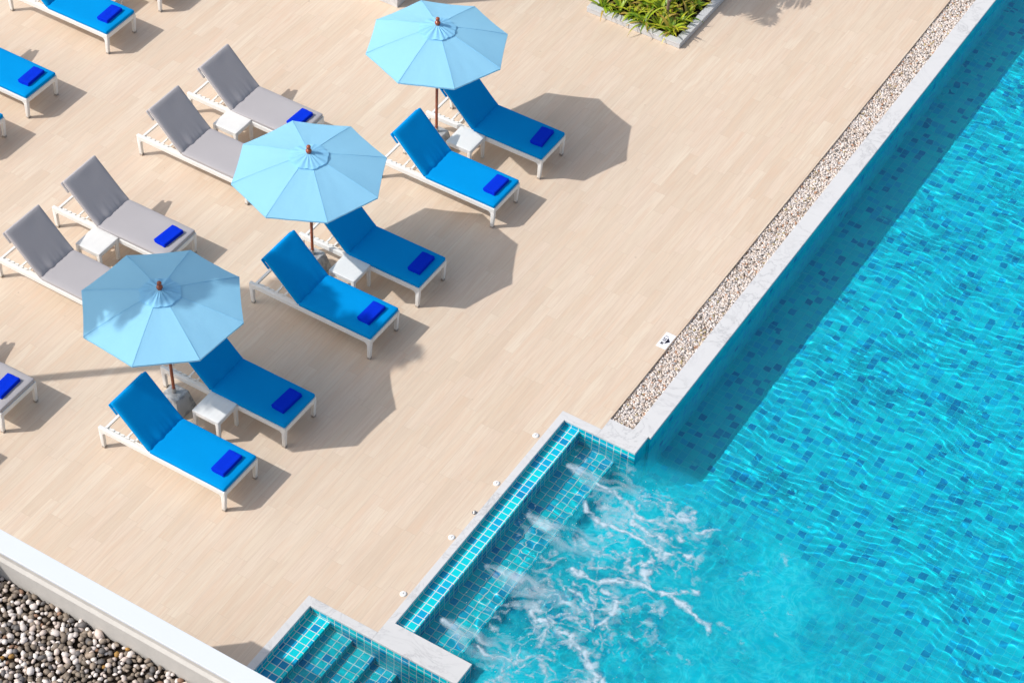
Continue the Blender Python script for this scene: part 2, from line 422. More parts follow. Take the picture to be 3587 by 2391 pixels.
def water():
    r2 = random.Random(8)
    for k in range(34):
        lam = .11 * 2.0 ** (r2.random() ** 1.2); th = math.radians(94 + r2.gauss(0, 12)); WAVES.append((lam, th, r2.random() * 6.28, .000118 * (lam / .12)))
    for k in range(12):
        lam = .25 * 2.4 ** r2.random(); th = math.radians(90 + r2.gauss(0, 30)); WAVES.append((lam, th, r2.random() * 6.28, .00036 * (lam / .3)))
    for k in range(8):
        lam = .12 * 2.2 ** r2.random(); th = r2.random() * PI; WAVES.append((lam, th, r2.random() * 6.28, .00006 * lam / .15))
    for k in range(34):
        lam = .10 * 3 ** r2.random(); CHOP.append((lam, r2.random() * 2 * PI, r2.random() * 6.28, .00016 * (lam / .1)))
    d = .015
    xs = np.arange(2.01, 10.4, d); ys = np.arange(-5.4, 14.6, d); X, Y = np.meshgrid(xs, ys)
    Z = ZW + wave_height(X, Y)
    inside = (X > 4.10) & (Y > -5.3)
    inside |= (X > 2.99) & (Y < 1.08) & (Y > -2.93)
    inside |= (X > 2.0) & (Y < -3.21) & (Y > -5.3)
    ny, nx = X.shape
    id_ = np.arange(ny * nx).reshape(ny, nx)
    ok = inside[:-1, :-1] & inside[1:, :-1] & inside[:-1, 1:] & inside[1:, 1:]
    f = np.stack([id_[:-1, :-1][ok], id_[:-1, 1:][ok], id_[1:, 1:][ok], id_[1:, :-1][ok]], 1)
    used, inv = np.unique(f, return_inverse=True); f = inv.reshape(f.shape)
    co = np.stack([X, Y, Z], -1).reshape(-1, 3)[used]
    wx = .5 * (fbm(X * 1.3, Y * 1.3, 101) - .5); wy = .5 * (fbm(X * 1.3, Y * 1.3, 103) - .5)
    big = fbm((X + wx) * 1.05, (Y + wy) * 1.05, 105, 4); sm = fbm((X + wx) * 4.5, (Y + wy) * 4.5, 107, 4); fi = fbm(X * 22, Y * 22, 109, 2)
    sp = np.clip(turb(X, Y) * 1.15, 0, 1) * np.clip((X - 3.62) / .55, 0, 1)
    air = sp * (.42 + .95 * (big - .38) + .35 * (sm - .5) + .16 * (fi - .5)) * (1 - .30 * np.clip((X - 5.6) / 2.6, 0, 1))
    air *= 1 - .85 * np.exp(-((X - 4.0) / .26) ** 2) * np.clip((sm - .44) * 5, 0, 1)
    air = np.where((X < 4.13) & ((Y > 1.0) | (Y < -2.86)), 0, np.clip(air, 0, .74))
    o = numpy_mesh('water', co, f, 'water', scal=air.reshape(-1)[used], sname='air'); tag(o, kind='structure'); o.cycles.is_caustics_caster = True

def worley(X, Y, n, box, seed):
    r = np.random.RandomState(seed); x0, y0, x1, y1 = box
    px = r.uniform(x0, x1, n); py = r.uniform(y0, y1, n); f1 = np.full(X.shape, 9.); f2 = np.full(X.shape, 9.)
    for a, b in zip(px, py):
        dd = np.hypot(X - a, Y - b); m = dd < f1
        f2 = np.where(m, f1, np.minimum(f2, dd)); f1 = np.where(m, dd, f1)
    return f1, f2

JETS = [.52, -.47, -1.455, -2.45]
def foam():
    d = .011
    xs = np.arange(3.3, 7.0, d); ys = np.arange(-3.6, 1.35, d); X, Y = np.meshgrid(xs, ys)
    wx = .34 * (fbm(X * 2.1, Y * 2.1, 61) - .5) + .12 * (fbm(X * 7, Y * 7, 63) - .5); wy = .34 * (fbm(X * 2.1, Y * 2.1, 71) - .5) + .12 * (fbm(X * 7, Y * 7, 73) - .5)
    U, V = X + wx, Y + wy
    D = np.zeros_like(X)
    fine = .55 * fbm(X * 20, Y * 20, 81, 4) + .45 * fbm(U * 6, V * 22, 87, 3); mid = fbm(X * 4.5, Y * 4.5, 83, 4)
    stre = fbm(U * 3.0, V * 15, 85, 4)
    for j, y0 in enumerate(JETS):
        s = X - 3.37; w = .025 + .27 * np.clip(s, 0, .8)
        cy = y0 - .05 * s + .10 * (fbm(X * 1.6, X * 0 + j, 91) - .5) * np.clip(s, 0, 1) * 2
        g = np.exp(-((Y - cy) / w) ** 2) * np.clip(s / .04, 0, 1) * np.exp(-(np.clip(s - .55, 0, 9) / .55) ** 2)
        D = np.maximum(D, g * np.clip((stre - .28) * 2.2, 0, 1) * (.95 - .35 * np.clip(s / .5, 0, 1)))
    ridges = [([(3.95, .12), (4.2, .0), (4.7, -.08), (5.0, -.13), (5.25, .0), (5.42, .10)], .040, 1), ([(4.35, -.97), (4.7, -.90), (5.0, -.74), (5.35, -.68), (5.9, -.68), (6.25, -.86)], .045, 1),
              ([(4.2, -1.86), (4.6, -1.88), (4.95, -1.96), (5.42, -2.13), (5.7, -2.35)], .06, 1), ([(4.0, -2.5), (4.25, -2.62), (4.5, -2.56), (4.7, -2.3), (4.85, -2.28)], .03, .8),
              ([(3.85, .50), (4.25, .40), (4.6, .30), (4.9, .42), (5.2, .68)], .05, .85), ([(4.5, .35), (4.55, .12), (4.8, .06), (5.05, .12), (5.2, .3)], .04, .9),
              ([(5.0, -.18), (5.02, -.42), (5.1, -.62)], .035, .9), ([(4.75, -.3), (4.9, -.62), (5.3, -.7)], .03, .8), ([(5.35, .50), (5.45, .59), (5.6, .68)], .025, .8), ([(5.5, -.7), (5.72, -.50), (5.85, -.40)], .04, .9),
              ([(5.0, -1.55), (5.1, -1.35), (5.05, -1.05), (4.85, -.95)], .035, .9), ([(4.45, -1.2), (4.7, -1.25), (4.95, -1.55)], .03, .8), ([(4.2, -.45), (4.55, -.55), (4.8, -.35)], .05, .7), ([(4.6, -2.2), (4.5, -2.0), (4.55, -1.9)], .03, .7),
              ([(4.9, .42), (5.05, .62), (5.2, .78)], .03, .7), ([(4.05, -1.5), (4.3, -1.35), (4.6, -1.4)], .05, .6), ([(5.4, -2.1), (5.5, -2.5), (5.45, -2.8)], .07, .9), ([(4.45, -2.9), (4.8, -2.85), (5.2, -2.75)], .06, .7)]
    for pts, w, amp in ridges:
        best = np.full(X.shape, 9.)
        for (ax, ay), (bx, by) in zip(pts[:-1], pts[1:]):
            dx, dy = bx - ax, by - ay; q = np.clip(((U - ax) * dx + (V - ay) * dy) / (dx * dx + dy * dy), 0, 1)
            best = np.minimum(best, np.hypot(U - ax - q * dx, V - ay - q * dy))
        ww = w * (.30 + 1.1 * mid)
        D = np.maximum(D, amp * np.exp(-(best / ww) ** 2) * np.clip(.42 + (fine - .42) * 3.4, 0, 1))
    env = np.exp(-((X - 4.75) / .75) ** 2) * np.clip((.85 - Y) / .4, 0, 1) * np.clip((Y + 3.3) / .5, 0, 1)
    for n, sd, th in ((95, 7, .030), (210, 17, .017)):
        f1, f2 = worley(X + 1.5 * wx, Y + 1.5 * wy, n, (3.2, -3.8, 7.2, 1.5), sd)
        web = np.exp(-((f2 - f1) / (th * (.5 + 1.6 * mid))) ** 2)
        D = np.maximum(D, web * np.clip(env * 1.5 + (mid - .62) * 2.2, 0, 1) * .72 * np.clip((fine - .30) * 2.8, 0, 1))
    haze = np.clip((mid - .43) * 2.6, 0, 1) * env * .50 * np.clip((fine - .3) * 2.4, 0, 1)
    D = np.maximum(D, haze)
    keep_region = ((X < 4.10) & (Y < 1.04) & (Y > -2.88)) | (X >= 4.10)
    D = D * keep_region * np.clip((X - 3.30) / .08, 0, 1)
    D = np.clip(D * .92, 0, .8)
    Z = ZW + wave_height(X, Y) + .006 + .012 * np.clip(D, 0, 1) * fine
    ny, nx = X.shape; id_ = np.arange(ny * nx).reshape(ny, nx)
    mx = np.maximum(np.maximum(D[:-1, :-1], D[1:, :-1]), np.maximum(D[:-1, 1:], D[1:, 1:])); ok = mx > .08
    f = np.stack([id_[:-1, :-1][ok], id_[:-1, 1:][ok], id_[1:, 1:][ok], id_[1:, :-1][ok]], 1)
    used, inv = np.unique(f, return_inverse=True); f = inv.reshape(f.shape)
    co = np.stack([X, Y, Z], -1).reshape(-1, 3)[used]
    o = numpy_mesh('foam', co, f, 'foam', scal=np.where(D < .08, 0, D).ravel()[used])
    tag(o, 'white foam streaking over the churned water in front of the jets', 'foam', kind='stuff')
    # bubbles: drops on the surface and a cloud of them below it
    def octs(P, r):
        base = np.array([(1, 0, 0), (-1, 0, 0), (0, 1, 0), (0, -1, 0), (0, 0, 1), (0, 0, -1)], float)
        fb = np.array([(0, 2, 4), (2, 1, 4), (1, 3, 4), (3, 0, 4), (2, 0, 5), (1, 2, 5), (3, 1, 5), (0, 3, 5)])
        co = (P[:, None, :] + base[None] * r[:, None, None]).reshape(-1, 3)
        return co, (fb[None] + 6 * np.arange(len(P))[:, None, None]).reshape(-1, 3)
    n = 420; x = 3.4 + 2.9 * nr.rand(n) ** 1.3; y = nr.uniform(-2.85, .95, n); k = nr.rand(n) < np.exp(-((x - 4.5) / 1.2) ** 2) * (.3 + .7 * fbm(x * 2, y * 2, 4))
    x, y = x[k], y[k]; P = np.stack([x, y, ZW + wave_height(x, y) + .008], 1)
    co, f = octs(P, nr.uniform(.003, .007, len(P)))
    o = numpy_mesh('water_drops', co, f, 'button_white'); tag(o, 'small white droplets scattered over the churned water', 'droplets', kind='stuff')

# ------------------------------------------------------------------ stones
def stones(name, P, size, cols, flat, label, cat):
    b = bmesh.new(); bmesh.ops.create_icosphere(b, subdivisions=1, radius=1); b.verts.index_update()
    base = np.array([v.co[:] for v in b.verts]); fb = np.array([[v.index for v in f.verts] for f in b.faces]); b.free()
    n = len(P); nv = len(base)
    sc = np.stack([size * nr.uniform(.85, 1.35, n), size * nr.uniform(.7, 1.0, n), size * nr.uniform(*flat, n)], 1)
    co = base[None] * sc[:, None, :] * (1 + .13 * (nr.rand(n, nv, 1) - .5)) * np.array([1.08, 1, 1])
    tx = nr.uniform(-.5, .5, n); c, s = np.cos(tx)[:, None], np.sin(tx)[:, None]
    co = np.stack([co[..., 0] * c + co[..., 2] * s, co[..., 1], -co[..., 0] * s + co[..., 2] * c], -1)
    a = nr.uniform(0, 2 * PI, n); c, s = np.cos(a)[:, None], np.sin(a)[:, None]
    co = np.stack([co[..., 0] * c - co[..., 1] * s, co[..., 0] * s + co[..., 1] * c, co[..., 2]], -1) + P[:, None, :]
    f = (fb[None] + nv * np.arange(n)[:, None, None]).reshape(-1, 3)
    o = numpy_mesh(name, co.reshape(-1, 3), f, 'pebble', color=np.repeat(cols, nv, 0))
    tag(o, label, cat, kind='stuff')

def pick(n, table):
    w = np.array([t[0] for t in table], float); i = nr.choice(len(table), n, p=w / w.sum())
    c = np.array([t[1] for t in table])[i] * nr.uniform(.8, 1.12, (n, 1)); return np.clip(c, 0, .9)

def jitter_grid(x0, x1, y0, y1, d):
    xs = np.arange(x0, x1, d); ys = np.arange(y0, y1, d * .87); X, Y = np.meshgrid(xs, ys); X = X + (np.arange(len(ys)) % 2)[:, None] * d / 2
    X = X + nr.uniform(-.4, .4, X.shape) * d; Y = Y + nr.uniform(-.4, .4, Y.shape) * d; return X.ravel(), Y.ravel()

def gravels():
    x, y = jitter_grid(3.505, 3.858, 1.415, 15, .026)
    k = (x > 3.50) & (x < 3.863); x, y = x[k], y[k]; n = len(x)
    P = np.stack([x, y, -.050 + .02 * fbm(x * 6, y * 6, 3) + nr.uniform(-.010, .010, n)], 1)
    cols = pick(n, [(6, (.80, .73, .68)), (4, (.77, .66, .57)), (1.8, (.62, .50, .41)), (1.0, (.34, .28, .23)), (.4, (.22, .20, .18)), (.5, (.55, .30, .18)), (.3, (.5, .40, .2))])
    stones('gravel', P, nr.uniform(.0155, .0245, n), cols, (.7, .95), 'cream pebbles filling the channel between deck and pool coping', 'gravel')
    x, y = jitter_grid(-.03, 7.0, -10.5, -6.12, .060); n = len(x)
    big = nr.rand(n)
    P = np.stack([x, y, 2.275 + .03 * fbm(x * 4, y * 4, 5) + nr.uniform(-.016, .026, n)], 1)
    size = .025 + .019 * big ** 1.7 + .012 * (nr.rand(n) < .12)
    cols = pick(n, [(4.0, (.86, .77, .71)), (1.6, (.78, .65, .57)), (3.0, (.25, .20, .15)), (2.6, (.33, .265, .205)), (1.6, (.15, .14, .135)), (1.0, (.42, .33, .25)), (.14, (.50, .27, .06)), (.4, (.32, .18, .11))])
    stones('pebble_bed', P, size, cols, (.55, .8), 'mixed white and grey-brown pebbles covering the flat roof at the lower left', 'pebbles')

# ------------------------------------------------------------------ furniture
LW = .6925
def lounger(name, fab, loc, label):
    r = thing(name, loc, label, 'sun lounger', 'sun loungers on the deck')
    rt = .3755; rb = .296
    f = MB().box((0, 0, rb), (2.0, .05, rt), .008).box((0, LW - .05, rb), (2.0, LW, rt), .008)
    f.box((1.948, .0502, rb), (2.0, LW - .0502, rt), .008).box((.80, .0502, .335), (1.9478, LW - .0502, .362), .004)
    for x in (.058, 1.942):                                   # small curved gussets between leg and rail
        s = 1 if x < 1 else -1
        for y0 in (.004, LW - .046):
            pts = [(x, rb + .004), (x, rb - .05), (x + s * .012, rb - .022), (x + s * .03, rb - .006), (x + s * .05, rb + .004)]
            vs = [(a, yy, b) for yy in (y0, y0 + .042) for a, b in pts]; n = 5
            f.add(vs, [tuple(range(n)), tuple(range(2 * n - 1, n - 1, -1))] + [(i, i + n, (i + 1) % n + n, (i + 1) % n) for i in range(n)])
    f.build('frame', 'wicker', r)
    for x, y, dx in ((.03, .028, .012), (.03, LW - .028, .012), (1.97, .028, -.012), (1.97, LW - .028, -.012)):
        lg = MB().frustum((x + dx, y), .03, rb + .006, (.023, .023), (.029, .027), .004, (-dx, 0)).build('leg', 'wicker', r, True)
        MB().frustum((x + dx, y), 0.0, .033, (.0245, .0245), (.0245, .0245), .003).build('foot_cap', 'steel', lg, True)
    # head end: cross bar, notched rack rails, hinged strut
    MB().bar((.085, .05, .345), (.085, LW - .05, .345), .034, .03).build('cross_bar', 'white_plastic', r)
    for y in (.085, LW - .085):
        rk = MB().bar((.10, y, .325), (.80, y, .325), .028, .026)
        for k in range(5): rk.box((.16 + .08 * k, y - .014, .336), (.20 + .08 * k, y + .014, .352), .003)
        rk.build('rack_rail', 'white_plastic', r)
    st = MB()
    for y in (.20, LW - .20): st.bar((.40, y, .333), (.53, y, .60), .024, .012)
    st.bar((.40, .09, .335), (.40, LW - .09, .335), .026, .02).bar((.52, .10, .322), (.52, LW - .10, .322), .03, .018)
    for y in (.20, LW - .20): st.bar((.52, y, .33), (.60, y, .54), .018, .01)
    st.build('back_strut', 'white_plastic', r)
    hx, hz = .81, .372; ang = math.radians(46)
    # local frame of the backrest: u runs up the slope, w is its normal
    mt = Matrix(((-math.cos(ang), 0, math.sin(ang), hx), (0, 1, 0, 0), (math.sin(ang), 0, math.cos(ang), hz), (0, 0, 0, 1)))
    mt2 = mt @ Matrix.Translation((0, .03, -.028))
    bf = MB().rbox(.735, LW - .06, .028, .008, 4, 3, 1, None, mt2)
    bf.build('backrest_frame', 'wicker', r, True)
    def puff(L, W, T, wr, seed):
        def fn(p):
            ex = min(p.x, L - p.x) / .05; ey = min(p.y, W - p.y) / .05
            e = max(0., min(1., ex)) * max(0., min(1., ey))
            k = float(vnoise(np.array(p.x * 5.0), np.array(p.y * 5.0), seed)) - .5
            top = p.z / T
            z = p.z + top * (.006 * e + .006 * k * e)
            if wr:
                fall = math.exp(-p.x / .10); q = float(vnoise(np.array(p.y * 34.), np.array(p.x * 2.0), seed + 5)) - .5
                z += top * fall * .034 * q
            return (p.x, p.y + .004 * k, z)
        return fn
    L1, W1 = 1.168, LW - .016
    sc = MB().rbox(L1, W1, .056, .018, 14, 9, 1, puff(L1, W1, .056, False, 3), Matrix.Translation((.822, .008, .3752)))
    sc.build('seat_cushion', fab, r, True, 70)
    L2 = .785
    bc = MB().rbox(L2, W1, .058, .02, 22, 26, 1, puff(L2, W1, .058, True, 9), mt @ Matrix.Translation((.012, .008, .002)))
    bc.rbox(.17, W1 - .01, .03, .012, 3, 6, 1, None, mt @ Matrix.Translation((L2 - .163, .013, -.0585)))   # pocket over the top of the frame
    bc.build('back_cushion', fab, r, True, 70)
    return r

def make_towel(name, loc, label, rz):
    def fn(seed):
        def g(p):
            k = float(vnoise(np.array(p.x * 14.), np.array(p.y * 14.), seed)) - .5
            return (p.x + .006 * k, p.y + .008 * k, p.z + .011 * k * (p.z / .03) - (p.z / .03) * .006 * math.exp(-((p.x - .13 + .03 * k) / .012) ** 2))
        return g
    mb = MB().rbox(.205, .392, .030, .0145, 6, 10, 1, fn(2), Matrix.Translation((-.1025, -.196, 0)))
    mb.rbox(.198, .384, .027, .013, 6, 10, 1, fn(6), Matrix.Translation((-.104, -.191, .0275)))
    o = mb.build(name, 'towel', None, True, 75); o.location = loc; o.rotation_euler = (0, 0, rz)
    return tag(o, label, 'towel', 'folded blue towels on the loungers')

def make_table(loc, label):
    r = thing('side_table', loc, label, 'side table', 'white side tables'); H = .40; h = .21
    MB().rbox(2 * h, 2 * h, .026, .01, 8, 8, 1, None, Matrix.Translation((-h, -h, H - .026))).build('table_top', 'wicker', r, True)
    ap = MB()
    for s in (-1, 1):
        ap.box((-h + .044, s * (h - .022) - .014, H - .078), (h - .044, s * (h - .022) + .014, H - .0265), .003)
        ap.box((s * (h - .022) - .014, -h + .044, H - .078), (s * (h - .022) + .014, h - .044, H - .0265), .003)
    ap.build('apron', 'wicker', r, True)
    for sx in (-1, 1):
        for sy in (-1, 1):
            MB().frustum((sx * (h - .028), sy * (h - .028)), 0, H - .0265, .0205, .025, .003).build('leg', 'wicker', r, True)
    return r

def umbrella(loc, label, R, rot, zr, za, lean=(0, 0), seed=1):
    r = thing('parasol', loc, label, 'parasol', 'blue parasols'); q = random.Random(seed)
    MB().frustum((0, 0), 0, .30, .19, .127, .012).build('base_block', 'concrete_base', r, True)
    L = lambda z: Vector((lean[0] * z, lean[1] * z, z))
    MB().tube([L(.29), L(.385)], .029, 14).build('base_tube', 'steel', r, True)
    MB().tube([L(.30), L(1.12)], .0215, 14).tube([L(1.20), L(za - .02)], .0215, 14).build('pole', 'wood_red', r, True)
    MB().tube([L(1.1201), L(1.1999)], .023, 14).build('pole_joint', 'steel', r, True)
    ax = L(za)
    ang = [rot - k * PI / 4 for k in range(8)]
    def rim(k, t):
        """point on rib k at fraction t"""
        k %= 8; a = ang[k]; rr = R * (1 + .004 * math.sin(k * 2.3 + seed))
        p = Vector((rr * math.cos(a) * t, rr * math.sin(a) * t, 0)) + L(zr) * t + ax * (1 - t)
        p.z += .016 * math.sin(PI * t); return p
    mb = MB(); NTt, NJ = 18, 12
    for k in range(8):
        grid = []
        for i in range(NTt + 1):
            t = .03 + .97 * i / NTt
            a, b = rim(k, t), rim(k + 1, t); rowv = []
            for j in range(NJ + 1):
                s = j / NJ; p = a.lerp(b, s); bow = 4 * s * (1 - s)
                inward = .009 * bow * max(0, t - .55) / .45
                p = p.lerp(Vector((ax.x, ax.y, p.z)), inward)
                p.z -= .016 * bow * t * (1 - .55 * t)
                w = float(vnoise(np.array(k * 7.7 + s * 9.), np.array(t * 4.0), seed)) - .5
                edge = math.exp(-(min(s, 1 - s) / .09) ** 2)
                p.z += .007 * w * t + .013 * edge * (float(vnoise(np.array(k * 3.1 + s * 3), np.array(t * 17.), seed + 4)) - .5) * t * (1 if 0 < j < NJ else 0)
                rowv.append(p)
            grid.append(rowv)
        vs = [p for rw in grid for p in rw]; fs = []; m = NJ + 1
        for i in range(NTt):
            for j in range(NJ): fs.append((i * m + j, i * m + j + 1, (i + 1) * m + j + 1, (i + 1) * m + j))
        # hem turned down along the edge
        o = len(vs)
        for j in range(m): e = grid[-1][j]; vs.append(e + Vector((0, 0, -.022)))
        for j in range(NJ): fs.append((NTt * m + j, NTt * m + j + 1, o + j + 1, o + j))
        mb.add(vs, fs)
        mb.tube([rim(k, t) + Vector((0, 0, .0015)) for t in (.06, .3, .55, .8, .995)], .0035, 6)   # sewn seam
    cano = mb.build('canopy', 'canopy', r, True, 28)
    # vent flap over the top
    mb = MB(); n = 64; rings = [.035, .07, .12, .17, .215, .262]; vs = []; fs = []
    ph = [q.random() for _ in range(17)]
    for i, rr in enumerate(rings):
        for j in range(n):
            a = 2 * PI * j / n; e = (rr / .262) ** 2
            kk = ((a - rot) / (PI / 4)) % 1.0; u = math.cos(PI / 8) / math.cos((kk - .5) * PI / 4)
            rad = rr * (.80 + .20 * u) * (1 + .03 * e * math.cos(8 * (a - rot)))
            t = rr / R; zz = za * (1 - t) + zr * t + .026
            pl = math.cos(16 * (a - rot) + 1.5 * math.sin(3 * a + seed)) * .0075 * min(1, rr / .12) * (.6 + .8 * float(vnoise(np.array(a * 1.9), np.array(3.), seed))) + .012 * e * (float(vnoise(np.array(a * 2.2 + seed * 5), np.array(.5), seed)) - .45)
            vs.append((ax.x + rad * math.cos(a), ax.y + rad * math.sin(a), zz + pl))
    for i in range(len(rings) - 1):
        for j in range(n): fs.append((i * n + j, i * n + (j + 1) % n, (i + 1) * n + (j + 1) % n, (i + 1) * n + j))
    fs.append(tuple(range(n)))
    mb.add(vs, fs).build('vent_flap', 'canopy', r, True, 60)
    prof = [(.0, -.015), (.03, -.012), (.036, .004), (.041, .018), (.040, .034), (.032, .046), (.017, .053), (.015, .058), (.024, .064), (.0305, .078), (.0305, .092), (.024, .105), (.011, .112), (0.0, .1135)]
    MB().lathe(prof, 22, (ax.x, ax.y, za + .028)).build('finial', 'wood_red', r, True, 60)
    MB().tube([L(za - .16), L(za - .10)], .045, 14).build('hub', 'wood_red', r, True)
    for k in range(8):
        MB().bar(L(za - .06) + Vector((.03 * math.cos(ang[k]), .03 * math.sin(ang[k]), 0)), rim(k, .985) - Vector((0, 0, .022)), .016, .022).build('rib', 'wood_red', r)
        MB().bar(L(za - .55) + Vector((.03 * math.cos(ang[k]), .03 * math.sin(ang[k]), 0)), rim(k, .5) - Vector((0, 0, .035)), .014, .016).build('strut', 'wood_red', r)
    MB().tube([L(za - .59), L(za - .52)], .042, 14).build('runner', 'wood_red', r, True)
    return r

def furniture():
    X1, X2, X3 = -1.69, -4.855, -8.69
    blue = lounger('sun_lounger', 'fabric_blue', (X1, -2.64, 0), 'sunlit blue lounger nearest the spa, a concrete parasol block behind its raised back')
    for y, lab in ((-1.375, 'blue lounger wholly in the shade of the parasol dappled by palm shadow'), (.53, 'blue lounger with palm-frond shadow streaks across its seat cushion'),
                   (1.70, 'blue lounger shaded by the middle parasol, its back partly hidden under the canopy'), (3.63, 'blue lounger with sunlit seat, before the side table under the farthest parasol'),
                   (4.885, 'blue lounger whose back disappears under the farthest parasol canopy')):
        dup(blue, (X1 + rng.uniform(-.012, .012), y, 0), lab, math.radians(rng.uniform(-.5, .5)))
    for y, lab in ((.645, 'blue lounger of which only the foot corner enters at the left edge of the photo'), (1.81, 'sunlit blue lounger cut by the left edge, only its foot half visible'),
                   (3.66, 'sunlit blue lounger at the top left with its long side facing the viewer'), (4.94, 'lounger mostly above the top edge, only its foot leg visible at top left')):
        dup(blue, (X3, y, 0), lab)
    grey = lounger('sun_lounger', 'fabric_grey', (X2, 3.26, 0), 'grey lounger behind the middle parasol canopy, its blue towel half hidden')
    for y, lab in ((2.09, 'grey lounger whose foot is hidden by the middle parasol canopy'), (.22, 'grey lounger with its blue towel in full view just above the palm-shaded parasol'),
                   (-.99, 'grey lounger at the left edge whose foot is hidden by the palm-shaded parasol'), (-3.17, 'grey lounger foot at the left edge crossed by the palm trunk shadow'),
                   (-4.40, 'grey lounger out of view at the left, only its shadow corner showing')):
        dup(grey, (X2 + rng.uniform(-.012, .012), y, 0), lab, math.radians(rng.uniform(-.5, .5)))
    # towels: seat top ~ .437
    tz = .436; tx = .10
    tw = [(X1, -2.64, 'folded towel on the sunlit blue lounger nearest the spa steps'), (X1, -1.375, 'folded towel in deep shade on the blue lounger under the palm-shaded parasol'),
          (X1, .53, 'folded towel beside the palm-frond shadows on a blue lounger'), (X1, 1.70, 'folded towel in the shade of the middle parasol'),
          (X1, 3.63, 'folded towel on the sunlit blue seat below the farthest parasol'), (X1, 4.885, 'folded towel on the blue lounger half in the farthest parasol shadow'),
          (X2, 3.26, 'folded towel on grey cushion, half hidden by the middle parasol canopy'), (X2, .22, 'folded towel wholly visible on a sunlit grey lounger'),
          (X2, -3.17, 'folded towel on the grey lounger at the left edge by the trunk shadow'), (X3, 1.81, 'folded towel on the blue lounger cut by the left edge'),
          (X3, 3.66, 'folded towel on the blue lounger at the top left')]
    first = None
    for i, (x, y, lab) in enumerate(tw):
        loc = (x + 2.0 - .215 + rng.uniform(-.012, .012), y + .372 + rng.uniform(-.015, .015), tz); rz = math.radians(rng.uniform(-5, 3.5))
        if first is None: first = make_towel('folded_towel', loc, lab, rz)
        else:
            c = first.copy(); COL.objects.link(c); c.location = loc; c.rotation_euler = (0, 0, rz); c['label'] = lab
    t = make_table((-.655, -1.56, 0), 'white side table in shade next to the palm-shaded parasol block')
    for x, y, lab in ((-.70, 1.52, 'white side table half in shade beside the middle parasol block'), (-.85, 4.68, 'white side table between the two blue loungers under the farthest parasol'),
                      (-3.885, .02, 'sunlit white side table just above the palm-shaded canopy between grey loungers'), (-3.88, 3.10, 'sunlit white side table between the grey loungers behind the middle parasol'),
                      (-7.53, 4.58, 'white side table at the top left edge, only a leg showing')):
        dup(t, (x, y, 0), lab)
    umbrella((-1.352, 4.668, 0), 'pale blue parasol farthest from the viewer, wholly sunlit, at the top', 1.032, 2.383, 1.917, 2.237, (0, 0), 1)
    umbrella((-1.338, 1.530, 0), 'pale blue parasol in the middle, wholly sunlit, over grey and blue loungers', 1.058, 2.415, 1.823, 2.119, (.004, .003), 2)
    umbrella((-1.300, -1.576, 0), 'blue parasol nearest the viewer with palm shadow over most of its canopy', 1.062, 2.679, 1.862, 2.151, (-.014, -.012), 3)

# ------------------------------------------------------------------ small fixtures
def fixtures():
    proto = None
    for y, x, lab in ((.605, 2.868, 'round white cap on the deck nearest the far spa corner'), (-.366, 2.877, 'round white cap on the deck, second from the far spa corner'),
                      (-1.419, 2.881, 'round white cap on the deck just past the small metal knob'), (-2.479, 2.872, 'round white cap on the deck nearest the small stepped pool')):
        if proto is None:
            proto = thing('nozzle_cap', (x - .01, y, .0005), lab, 'deck cap', 'round caps beside the spa')
            MB().lathe([(0, .017), (.030, .0165), (.039, .012), (.043, .004), (.043, 0)], 28).build('cover', 'button_white', proto, True)
            MB().box((-.004, -.014, .0172), (.004, .014, .0185)).build('slot', 'steel', proto)
        else: dup(proto, (x - .01, y, .0005), lab)
    r = thing('round_knob', (2.893, -.926, .0005), 'small metal knob on the deck at the spa coping between the white caps', 'knob')
    MB().lathe([(0, .036), (.012, .034), (.019, .026), (.019, .018), (.012, .012), (.022, .006), (.024, 0)], 20).build('body', 'steel', r, True)
    MB().lathe([(.024, .003), (.032, .002), (.033, 0)], 20).build('flange', 'steel', r, True)
    # depth marker
    r = thing('depth_marker', (3.43, 3.055, 0), 'white depth sign on the deck edge reading 1.20 M with a black triangle', 'depth sign')
    MB().box((-.075, -.155, .0006), (.078, .152, .0045), .0015).build('plate', 'sign_white', r)
    cu = bpy.data.curves.new('lettering', 'FONT'); cu.body = '1.20 M'; cu.size = .062; cu.offset = .0016; cu.space_character = 1.1; cu.align_x = 'CENTER'; cu.align_y = 'CENTER'; cu.extrude = .0004
    tmp = bpy.data.objects.new('lettering', cu); COL.objects.link(tmp)
    dg = bpy.context.evaluated_depsgraph_get(); me = bpy.data.meshes.new_from_object(tmp.evaluated_get(dg)); bpy.data.objects.remove(tmp)
    me.name = 'lettering'; me.materials.clear(); me.materials.append(M['black_paint'])
    o = link('lettering', me, r); o.location = (-.028, 0, .0052); o.rotation_euler = (0, 0, -PI / 2)
    MB().add([(.006, -.068, .0053), (.006, .062, .0053), (.061, 0, .0053)], [(0, 2, 1)]).build('arrow', 'black_paint', r)

